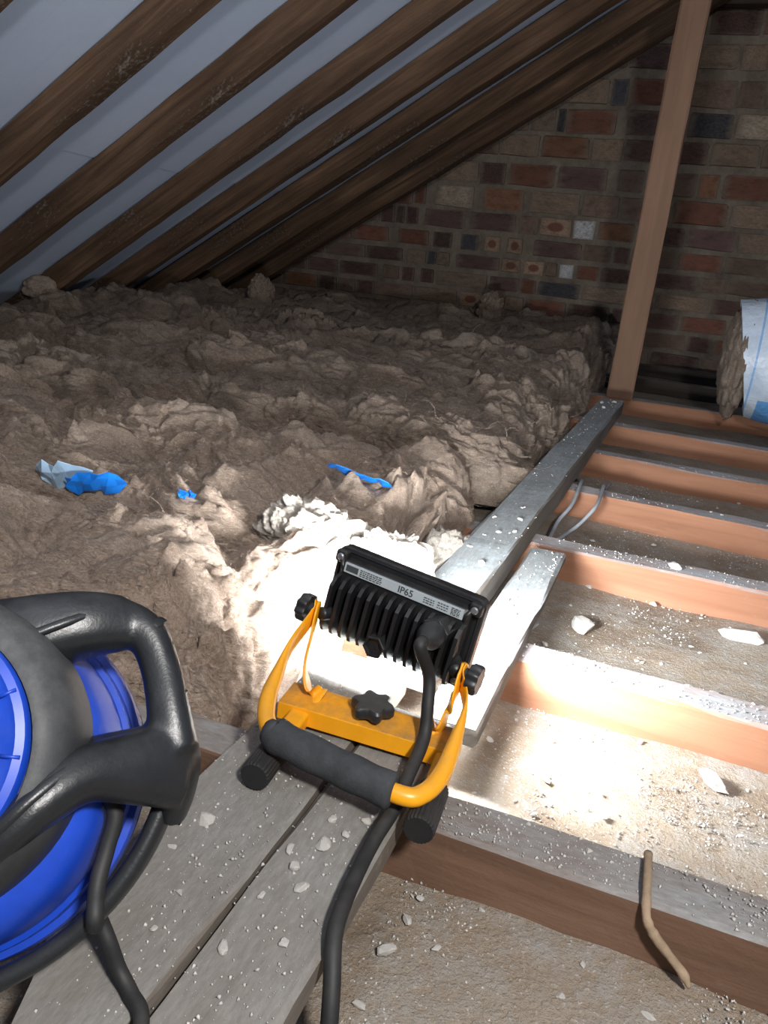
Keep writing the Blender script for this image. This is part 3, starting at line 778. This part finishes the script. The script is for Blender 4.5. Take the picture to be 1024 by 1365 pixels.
g2 = lathe('gland_cap', [(0.0115, 0.0), (0.012, 0.003), (0.0118, 0.008), (0.0095, 0.015), (0.0062, 0.019), (0.0052, 0.024)], M['black_plastic'], gl, 24)
g2.matrix_local = Matrix.Translation((0, 0, 0.024))
# flex from the gland, under the handle and away over the boards
def Lp(p): return lamp_M @ Vector(p)
def Hp(p): return lamp_M @ (head_M @ Vector(p))
flex = [Hp((0.042, -0.044, 0.0055)), Hp((0.0425, -0.052, 0.002)), Vector((-0.153, 0.555, 0.097)), Vector((-0.148, 0.545, 0.075)), Vector((-0.144, 0.53, 0.053)), Vector((-0.142, 0.488, 0.043)), Vector((-0.141, 0.462, 0.0365)),
        Vector((-0.142, 0.43, 0.0355)), Vector((-0.141, 0.400, 0.035)), Vector((-0.138, 0.368, 0.035)), Vector((-0.133, 0.342, 0.0335)), Vector((-0.123, 0.320, 0.018)), Vector((-0.116, 0.302, -0.006)), Vector((-0.108, 0.27, -0.035)), Vector((-0.10, 0.2, -0.046)), Vector((-0.08, 0.05, -0.048)), Vector((-0.07, -0.1, -0.048))]
fx = sweep('flex', [lamp_M.inverted() @ p for p in flex], 0.0054, M['rubber'], lamp, 12, (1, 0, 0.01), 2, 160)

# ------------------------------------------------------------------ vacuum cleaner
va = Vector((0.35054376, -0.70108753, 0.62096324)); vx = Vector((0.72643601, 0.62202182, 0.29219785)); vy = va.cross(vx)
VM = Matrix((vx, vy, va)).transposed().to_4x4(); VM.translation = Vector((-0.3455, 0.2790, 0.1347))
VM = VM @ Matrix.Scale(0.841, 4)
vac = empty('vacuum_cleaner', mat=VM)
tag(vac, 'blue and black drum vacuum cleaner leaning over beside the boards', 'vacuum cleaner')
TK = [lathe('tank', [(0.060, -0.150), (0.072, -0.146), (0.080, -0.130), (0.092, -0.060), (0.112, -0.026), (0.126, -0.012), (0.134, -0.010), (0.136, -0.002), (0.134, 0.004), (0.129, 0.006), (0.128, 0.016), (0.124, 0.018), (0.120, 0.060), (0.112, 0.075), (0.09, 0.085)], M['vac_blue'], vac, 72)]
TK.append(lathe('seal_ring', [(0.127, -0.026), (0.133, -0.024), (0.134, -0.016), (0.127, -0.0145)], M['vac_black'], vac, 72))
for t_ in TK:
    t_.location = (-0.004, -0.022, 0.0); t_.scale = (0.865, 0.865, 1.0)
COLR = lathe('collar', [(0.104, 0.060), (0.1065, 0.078), (0.1065, 0.100), (0.104, 0.112), (0.098, 0.122), (0.090, 0.128), (0.0835, 0.1285), (0.0815, 0.122), (0.05, 0.12)], M['vac_grey'], vac, 72)
COLR.location = (0.004, -0.012, 0.0); COLR.scale = (0.875, 0.875, 1.0)
lid = lathe('lid', [(0.0805, 0.116), (0.0805, 0.128), (0.079, 0.1305), (0.074, 0.132), (0.070, 0.130), (0.03, 0.1315), (0.001, 0.132)], M['vac_blue'], vac, 72)
lid.location = (0.003, -0.010, 0.0); lid.scale = (0.90, 0.90, 1.0)
for k in range(12):
    a = 2*math.pi*k/12 + 0.1
    arc = [(0.056*math.cos(a+t), 0.056*math.sin(a+t), 0.1312) for t in np.linspace(0.04, 0.44, 9)]
    sweep('vent_slot', arc, [(0.0022, 0.0008)]*9, M['rubber'], lid, 8)
    sweep('lid_rib', [(0.066*math.cos(a), 0.066*math.sin(a), 0.131), (0.078*math.cos(a), 0.078*math.sin(a), 0.1315)], [(0.0012, 0.0016)]*2, M['vac_blue'], lid, 8)
def remeshed(name, geos, mat_, parent, voxel=0.003, smooth_it=6):
    V = []; F = []
    for v, f in geos:
        b = len(V); V += [tuple(p) for p in v]; F += [tuple(i+b for i in q) for q in f]
    me = mesh(name, V, F); o = link(name, me, mat_, parent)
    md = o.modifiers.new('fuse', 'REMESH'); md.mode = 'VOXEL'; md.voxel_size = voxel; md.use_smooth_shade = True
    ms = o.modifiers.new('soften', 'SMOOTH'); ms.iterations = smooth_it; ms.factor = 0.5
    dg = bpy.context.evaluated_depsgraph_get(); dg.update()
    nm = bpy.data.meshes.new_from_object(o.evaluated_get(dg)); o.modifiers.clear(); o.data = nm
    nm.polygons.foreach_set('use_smooth', [True]*len(nm.polygons))
    if not nm.materials: nm.materials.append(mat_)
    return o
def sg(pts, rad, res, up=(0, 0, 1), power=2.6, n=16):
    p = smoothpath(pts, res); r = smoothpath(rad, res); return sweep_geo(p, r, n, up, power)
upper = sg([(-0.06, 0.048, 0.080), (0.0, 0.045, 0.082), (0.05, 0.040, 0.080), (0.10, 0.036, 0.074), (0.128, 0.030, 0.066)], [(0.030, 0.024), (0.030, 0.026), (0.027, 0.026), (0.022, 0.024), (0.018, 0.018)], 36)
grip = sg([(0.122, 0.034, 0.066), (0.139, 0.020, 0.066), (0.1425, -0.005, 0.066), (0.140, -0.035, 0.068), (0.136, -0.058, 0.066)], [(0.017, 0.017), (0.0135, 0.0145), (0.0125, 0.0138), (0.0135, 0.0145), (0.016, 0.017)], 40)
lower = sg([(0.134, -0.066, 0.060), (0.115, -0.061, 0.078), (0.090, -0.056, 0.098), (0.068, -0.064, 0.110), (0.045, -0.075, 0.110), (-0.020, -0.102, 0.100)], [(0.027, 0.016), (0.022, 0.020), (0.016, 0.020), (0.013, 0.020), (0.012, 0.021), (0.014, 0.024)], 40)
lower2 = sg([(0.120, -0.058, 0.062), (0.085, -0.050, 0.070), (0.055, -0.050, 0.075)], [(0.022, 0.018), (0.018, 0.022), (0.018, 0.024)], 16)
skirt = sg([(0.138, -0.040, 0.062), (0.138, -0.062, 0.050), (0.131, -0.080, 0.042), (0.121, -0.095, 0.034)], [(0.012, 0.020), (0.012, 0.024), (0.010, 0.022), (0.008, 0.014)], 20)
hnd = remeshed('handle', [upper, grip, lower, lower2, skirt], M['vac_black'], vac, 0.0026, 5)
ridge = sg([(0.128, -0.050, 0.0775), (0.110, -0.052, 0.0985), (0.090, -0.052, 0.1165), (0.068, -0.061, 0.1285), (0.045, -0.072, 0.1295), (-0.01, -0.095, 0.123)], [(0.0035, 0.0028)]*6, 34, n=8)
link('ridge', mesh('ridge', *ridge, True), M['vac_black'], hnd)
ridge = sg([(0.128, 0.038, 0.082), (0.10, 0.034, 0.098), (0.07, 0.030, 0.104), (0.055, 0.024, 0.105)], [(0.003, 0.0025)]*4, 24, n=8)
link('ridge', mesh('ridge', *ridge, True), M['vac_black'], hnd)
for k in range(4):
    t = 0.020 - 0.016*k
    gpth = [(0.1528, t+0.004, 0.069), (0.1495, t+0.001, 0.0757), (0.1445, t-0.001, 0.0786)]
    sweep('finger_ridge', gpth, [(0.003, 0.0008), (0.0035, 0.0012), (0.003, 0.0006)], M['vac_black'], hnd, 8, (0, 0, 1), 2, 8)
ang = np.linspace(math.radians(-30), math.radians(-112), 40)
bp = np.stack([0.146*np.cos(ang), 0.146*np.sin(ang), np.linspace(0.036, 0.034, 40)], -1)
sweep('bumper', bp, [(0.0065, 0.016)]*40, M['vac_black'], vac, 14, (0, 0, 1), 3.0)
for a in (-32, -100):
    a = math.radians(a); sweep('bumper_bracket', [(0.112*math.cos(a), 0.112*math.sin(a), 0.042), (0.146*math.cos(a), 0.146*math.sin(a), 0.034)], [(0.012, 0.006), (0.010, 0.008)], M['vac_black'], vac, 12, (0, 0, 1), 3)
def Vw(p): return VM @ Vector(p)
vc = [Vw((0.088, -0.060, 0.060)), Vw((0.092, -0.080, 0.056)), Vw((0.082, -0.098, 0.054)), Vw((0.072, -0.116, 0.056)), Vw((0.066, -0.136, 0.058)), Vector((-0.238, 0.261, 0.075)), Vector((-0.231, 0.261, 0.060)), Vector((-0.224, 0.260, 0.045)), Vector((-0.213, 0.256, 0.038)), Vector((-0.197, 0.244, 0.037)), Vector((-0.18, 0.20, 0.034)), Vector((-0.18, 0.10, 0.033)), Vector((-0.20, -0.05, 0.036))]
sweep('power_cord', [VM.inverted() @ p for p in vc], 0.0052, M['rubber'], vac, 12, (0, 0, 1), 2, 90)
hs1 = sweep('vacuum_hose', [(-0.62, 0.17, -0.04), (-0.45, 0.21, -0.042), (-0.345, 0.235, -0.020), (-0.312, 0.225, -0.008), (-0.306, 0.17, -0.02), (-0.32, 0.05, -0.04), (-0.34, -0.2, -0.042)], 0.011, M['rubber'], None, 16, (0, 0, 1), 2, 80)
tag(hs1, 'dark flexible hose on the floor below the vacuum cleaner', 'hose')

# ------------------------------------------------------------------ wrapped insulation roll on the joists
roll = empty('insulation_roll', (0.275, 2.66, 0.0))
tag(roll, 'roll of mineral wool in white and blue plastic wrap on the joists', 'insulation roll')
na, nl = 64, 40
A, L_ = np.meshgrid(np.linspace(0, 2*math.pi, na, endpoint=False), np.linspace(0, 1, nl), indexing='ij')
A, L_ = A.T, L_.T
rr_ = 0.185*(1-0.10*np.abs(2*L_-1)**3) + 0.012*(fbm(np.stack([np.cos(A)*2, np.sin(A)*2, L_*5], -1), 3)-0.5)
Pr = np.stack([-0.155 + 0.62*L_ - 0.04*np.sin(A)*(1-L_), rr_*np.cos(A), 0.19 + rr_*np.sin(A)*1.02], -1)
def mat_wrap():
    t = NT('printed_wrap')
    s = t.n('ShaderNodeSeparateXYZ'); t.l(t.coords((1, 1, 1)), s.inputs[0])
    fx_ = t.math('FRACT', t.math('MULTIPLY', t.math('ADD', s.outputs['X'], 0.127), 9.0))
    line = t.math('LESS_THAN', fx_, 0.05)
    blk = t.math('MULTIPLY', t.math('GREATER_THAN', s.outputs['X'], -0.095), t.math('LESS_THAN', s.outputs['Z'], 0.09))
    n = t.noise(t.coords((8, 8, 8)), 2.0, 5, 0.6)
    c = t.ramp(n, [(0.3, (0.50, 0.60, 0.74)), (0.7, (0.72, 0.80, 0.90))])
    c = t.mix(t.math('MULTIPLY', line, 0.7), c, (0.12, 0.36, 0.75)); c = t.mix(t.math('MULTIPLY', blk, 0.85), c, (0.06, 0.32, 0.75))
    t.color(c); t.set(Roughness=0.35); t.bump(n, 0.5, 0.02); return t.m
M['wrap'] = mat_wrap()
link('plastic_wrap', grid_mesh('plastic_wrap', Pr, True), M['wrap'], roll)
bm = bmesh.new(); bmesh.ops.create_icosphere(bm, subdivisions=5, radius=1.0)
for v in bm.verts:
    p = np.array(v.co); w_ = 1 + 0.35*(float(billow(p*3+4, 3))-0.3) + 0.12*(float(fbm(p*14, 3))-0.5)
    v.co = Vector((-0.165 + p[0]*0.05*w_, p[1]*0.165*w_, 0.185 + p[2]*0.165*w_))
link('wool_core', bm_mesh('wool_core', bm, True), M['insul_dirty_dim'], roll)

# ------------------------------------------------------------------ blue plastic scraps in the wool
def scrap(path, wid, mat_, label, seed, tilt=0.5):
    """Torn sheet of film: ragged outline, creased faces, real thickness."""
    r_ = random.Random(int(seed*10)); N = 9; n = 4
    p = smoothpath(path, N); T = np.gradient(p, axis=0); V = []; F = []
    for i in range(N):
        s_ = np.cross(T[i], (0, 0, 1)); s_ /= np.linalg.norm(s_); d = s_*math.cos(tilt) + np.array([0, 0, math.sin(tilt)])
        w0 = wid*r_.uniform(0.30, 0.55); w1 = wid*r_.uniform(0.30, 0.55)
        if i in (0, N-1): w0 *= 0.4; w1 *= 0.6
        for k_ in range(n):
            t = k_/(n-1)
            V.append(p[i] + d*(-w0 + (w0+w1)*t) + np.array([r_.uniform(-1, 1)*0.003, r_.uniform(-1, 1)*0.004, r_.uniform(-1, 1)*0.003]))
    for i in range(N-1):
        for k_ in range(n-1):
            q = (i*n+k_, i*n+k_+1, (i+1)*n+k_+1, (i+1)*n+k_)
            F += [(q[0], q[1], q[2]), (q[0], q[2], q[3])]
    o = link('plastic_scrap', mesh('plastic_scrap', V, F), mat_)
    sm = o.modifiers.new('thickness', 'SOLIDIFY'); sm.thickness = 0.001
    return tag(o, label, 'plastic scrap', 'blue plastic scraps in the wool')

# ------------------------------------------------------------------ cables, rope, rubble
def cable(name, pts, r, mat_, label, cat='cable', group=None):
    o = sweep(name, pts, r, mat_, None, 10, (0, 0, 1), 2, 40); return tag(o, label, cat, group)

def surf(x, y):
    if (-0.293 if y > 0.29 else -0.255) < x < -0.207 and y < 0.665: return 0.031
    if -0.204 < x < -0.138 and y < 0.60: return 0.0262
    if -0.172 < x < -0.124 and 0.615 < y < 1.12: return 0.018
    if -0.254 < x < -0.186 and 0.68 < y < 2.45: return 0.041
    for i in range(len(JO)):
        d = y - joist_y(i, x)
        if 0.003 < d < JW-0.003: return 0.0005
    return FZ

# scraps of blue wrap
scrap([(-0.828, 0.825, 0.075), (-0.800, 0.820, 0.078), (-0.770, 0.822, 0.082), (-0.735, 0.834, 0.082)], 0.055, M['pale_film'], 'crumpled pale blue plastic scrap in the wool behind the vacuum cleaner', 1.5, 1.1)
scrap([(-0.765, 0.812, 0.078), (-0.745, 0.818, 0.080), (-0.722, 0.830, 0.082), (-0.700, 0.850, 0.080)], 0.040, M['blue_film'], 'bright blue plastic scrap folded over the pale blue one', 4.5, 1.1)
scrap([(-0.612, 0.850, 0.082), (-0.600, 0.850, 0.086), (-0.588, 0.852, 0.086)], 0.018, M['blue_film'], 'tiny bright blue plastic corner poking out of the wool', 7.5, 0.9)
scrap([(-0.470, 1.030, 0.108), (-0.435, 1.010, 0.110), (-0.395, 0.998, 0.112), (-0.360, 0.990, 0.110)], 0.024, M['blue_film'], 'long thin blue plastic strip lying on the wool near the work light', 9.5, 0.7)

# cables between the joists
CG = 'grey cables dropping beside the beam'
cable('power_cable', [(-0.20, 1.72, -0.03), (-0.172, 1.60, 0.004), (-0.166, 1.53, 0.010), (-0.165, 1.45, -0.005), (-0.178, 1.40, -0.025), (-0.180, 1.31, -0.038), (-0.19, 1.25, -0.045)], 0.0036, M['grey_cable'], 'grey cable hugging the side of the long grey beam', 'cable', CG)
cable('power_cable', [(-0.13, 1.80, -0.045), (-0.128, 1.66, -0.02), (-0.125, 1.585, 0.006), (-0.122, 1.53, 0.008), (-0.121, 1.45, 0.002), (-0.138, 1.41, -0.022), (-0.156, 1.37, -0.036), (-0.18, 1.30, -0.045)], 0.0036, M['grey_cable'], 'grey cable looping over the joist, clear of the beam', 'cable', CG)
cable('power_cable', [(-0.150, 1.02, -0.03), (-0.128, 0.955, -0.022), (-0.124, 0.915, -0.010), (-0.128, 0.865, 0.002), (-0.140, 0.825, -0.006), (-0.165, 0.80, -0.02)], 0.0035, M['grey_cable'], 'pale grey cable emerging under the short board near the work light', 'cable', CG)

# frayed rope over the near joist
rp = [(0.040, 0.545, 0.004), (0.041, 0.520, 0.006), (0.042, 0.500, 0.005), (0.045, 0.490, -0.006), (0.053, 0.489, -0.018), (0.064, 0.488, -0.028), (0.076, 0.486, -0.038), (0.082, 0.484, -0.046)]
rp_s = smoothpath(rp, 60); rp_r = 0.0036*(0.88 + 0.24*vnoise(np.stack([np.arange(60)*0.4, np.zeros(60), np.zeros(60)], -1))); rp_r[-8:] *= np.linspace(1, 0.35, 8)
tag(sweep('rope', rp_s, rp_r, M['rope'], None, 9), 'short frayed brown rope hanging over the dark joist', 'rope')

# pale fluff on the narrow board
tuft('fluff', (-0.190, 0.232, 0.033), (0.014, 0.010, 0.007), 31, M['fluff'], 'pale blue-white tuft of fluff on the board edge', 4, 0.9, 6)['category'] = 'fluff'

# plaster rubble
def lump_mesh(i):
    r_ = random.Random(300+i); bm = bmesh.new(); bmesh.ops.create_icosphere(bm, subdivisions=2, radius=1.0)
    q = np.array([v.co[:] for v in bm.verts])
    for _k in range(9):
        nn_ = np.array([r_.gauss(0, 1), r_.gauss(0, 1), r_.gauss(0, 0.7)]); nn_ /= np.linalg.norm(nn_); lim = r_.uniform(0.45, 0.8)
        ov = np.clip(q @ nn_ - lim, 0, None); q = q - ov[:, None]*nn_
    q = q*(0.92 + 0.25*fbm(q*2.5 + i*9.1, 2))[:, None]
    q[:, 2] = np.clip(q[:, 2]*0.75, -0.42, 0.6)
    for v, p in zip(bm.verts, q): v.co = Vector(p)
    me = bm_mesh('plaster_lump', bm); me.materials.append(M['plaster']); return me
LM = [lump_mesh(i) for i in range(9)]
def lump(x, y, z, r, label, group=None):
    o = bpy.data.objects.new('plaster_lump', rng.choice(LM)); COL.objects.link(o)
    k_ = rng.uniform(0.7, 1.4)
    o.scale = (r*k_, r/k_, r*rng.uniform(0.6, 0.9)); o.rotation_euler = (0, 0, rng.uniform(0, 6.28)); o.location = (x, y, z + o.scale[2]*0.40)
    return tag(o, label, 'plaster', group)
lump(0.097, 0.748, FZ+0.003, 0.017, 'largest pale plaster lump on the ceiling in front of the lit joist')
lump(0.134, 1.123, FZ+0.003, 0.022, 'flat pale plaster lump between two orange-brown joists')
lump(0.028, 1.208, 0.001, 0.012, 'pale plaster lump sitting on top of an orange-brown joist')
lump(-0.075, 1.03, FZ+0.002, 0.020, 'broad grey plaster lump beside the end of the short board')
for x, y in ((-0.22, 1.085), (-0.242, 1.145), (-0.205, 1.16), (-0.235, 1.06), (-0.215, 1.22), (-0.200, 1.10), (-0.24, 1.00), (-0.21, 0.95), (-0.235, 2.36), (-0.205, 2.40), (-0.22, 2.28)):
    lump(x, y, 0.041, rng.uniform(0.003, 0.0075), 'white plaster crumb on top of the long grey beam', 'crumbs on the long beam')
for x, y, r in ((-0.175, 0.413, 0.0085), (-0.171, 0.373, 0.006), (-0.193, 0.398, 0.006), (-0.190, 0.311, 0.006), (-0.165, 0.43, 0.0045), (-0.180, 0.44, 0.005), (-0.183, 0.385, 0.006), (-0.16, 0.33, 0.005), (-0.157, 0.45, 0.005), (-0.19, 0.355, 0.004)):
    lump(x, y, 0.0262, r*0.8, 'pale plaster crumb on the narrow board under the work light cord', 'crumbs on the narrow board')
for x, y, r in ((-0.257, 0.391, 0.007), (-0.235, 0.33, 0.003), (-0.262, 0.36, 0.003), (-0.232, 0.30, 0.0035)):
    lump(x, y, 0.031, r, 'pale plaster crumb on the wide board beside the vacuum', 'crumbs on the wide board')
n_ = 0
while n_ < 170:
    x = rng.uniform(-0.135, 0.42); y = rng.uniform(0.30, 1.9)
    z = surf(x, y)
    if z > 0.01 or (y > 1.2 and rng.random() < 0.6): continue
    n_ += 1
    r = 0.0022 + 0.0055*rng.random()**2.6
    below = [i for i in range(len(JO)) if y > joist_y(i, x)]
    if z > FZ:
        lump(x, y, z, r*0.8, f'small pale plaster crumb on top of the {ORD[len(JO)-1-below[-1]]} joist from the brick wall', 'crumbs on the joist tops')
    elif not below:
        lump(x, y, z+0.002, r, 'small pale plaster crumb on the ceiling below the dark roped joist', 'crumbs between the joists')
    else:
        i = below[-1]
        lump(x, y, z+0.002, r, f'small plaster crumb between {ORD[len(JO)-2-i]} and {ORD[len(JO)-1-i]} joists from the brick wall', 'crumbs between the joists')

# fine grit: nobody could count it
def grit(name, N, region, label, size):
    pts = []
    while len(pts) < N:
        x, y = region(); pts.append((x, y, surf(x, y)))
    pts = np.array(pts); r = size*(0.35 + nrng.random(N)**3*1.4)
    base = np.array([(1, 0, -0.3), (-0.5, 0.87, -0.3), (-0.5, -0.87, -0.3), (0.1, 0.05, 0.7), (0.4, 0.6, 0.35)])
    fc = np.array([(0, 2, 1), (0, 3, 2), (2, 3, 1), (0, 4, 3), (1, 3, 4), (0, 1, 4)])
    an = nrng.random(N)*6.28; c_, s2 = np.cos(an), np.sin(an)
    B = base[None] * (0.7 + 0.6*nrng.random((N, 5, 1)))
    V = np.stack([B[..., 0]*c_[:, None] - B[..., 1]*s2[:, None], B[..., 0]*s2[:, None] + B[..., 1]*c_[:, None], B[..., 2]], -1)*r[:, None, None] + pts[:, None, :]
    V[..., 2] += (0.25*r)[:, None]
    Fc = (fc[None] + (np.arange(N)*5)[:, None, None]).reshape(-1, 3)
    me = bpy.data.meshes.new(name); V = V.reshape(-1, 3)
    me.vertices.add(len(V)); me.vertices.foreach_set('co', V.astype(np.float32).ravel())
    me.loops.add(Fc.size); me.loops.foreach_set('vertex_index', Fc.astype(np.int32).ravel())
    me.polygons.add(len(Fc)); me.polygons.foreach_set('loop_start', np.arange(0, Fc.size, 3, dtype=np.int32)); me.polygons.foreach_set('loop_total', np.full(len(Fc), 3, dtype=np.int32))
    me.update(); me.validate()
    return tag(link(name, me, M['grit']), label, 'plaster grit', None, 'stuff')
def reg_floor():
    while True:
        y = 0.27 + 1.9*rng.random()**1.6; x = rng.uniform(-0.136, 0.16+0.35*y)
        if rng.random() < 0.25 + 0.75*float(fbm(np.array([x*14, y*14, 3.0]), 2) > 0.46): return x, y
def reg_board():
    return rng.uniform(-0.29, -0.14), 0.2 + 0.5*rng.random()
def reg_beam():
    return rng.uniform(-0.25, -0.135), 0.7 + 1.75*rng.random()**1.3
grit('plaster_grit', 32000, reg_floor, 'fine pale plaster grit over the ceiling and joists', 0.00125)
grit('plaster_grit', 2200, reg_board, 'sparse fine plaster grit on the near boards', 0.0011)
grit('plaster_grit', 1100, reg_beam, 'fine plaster grit on the beam ahead of the work light', 0.0016)
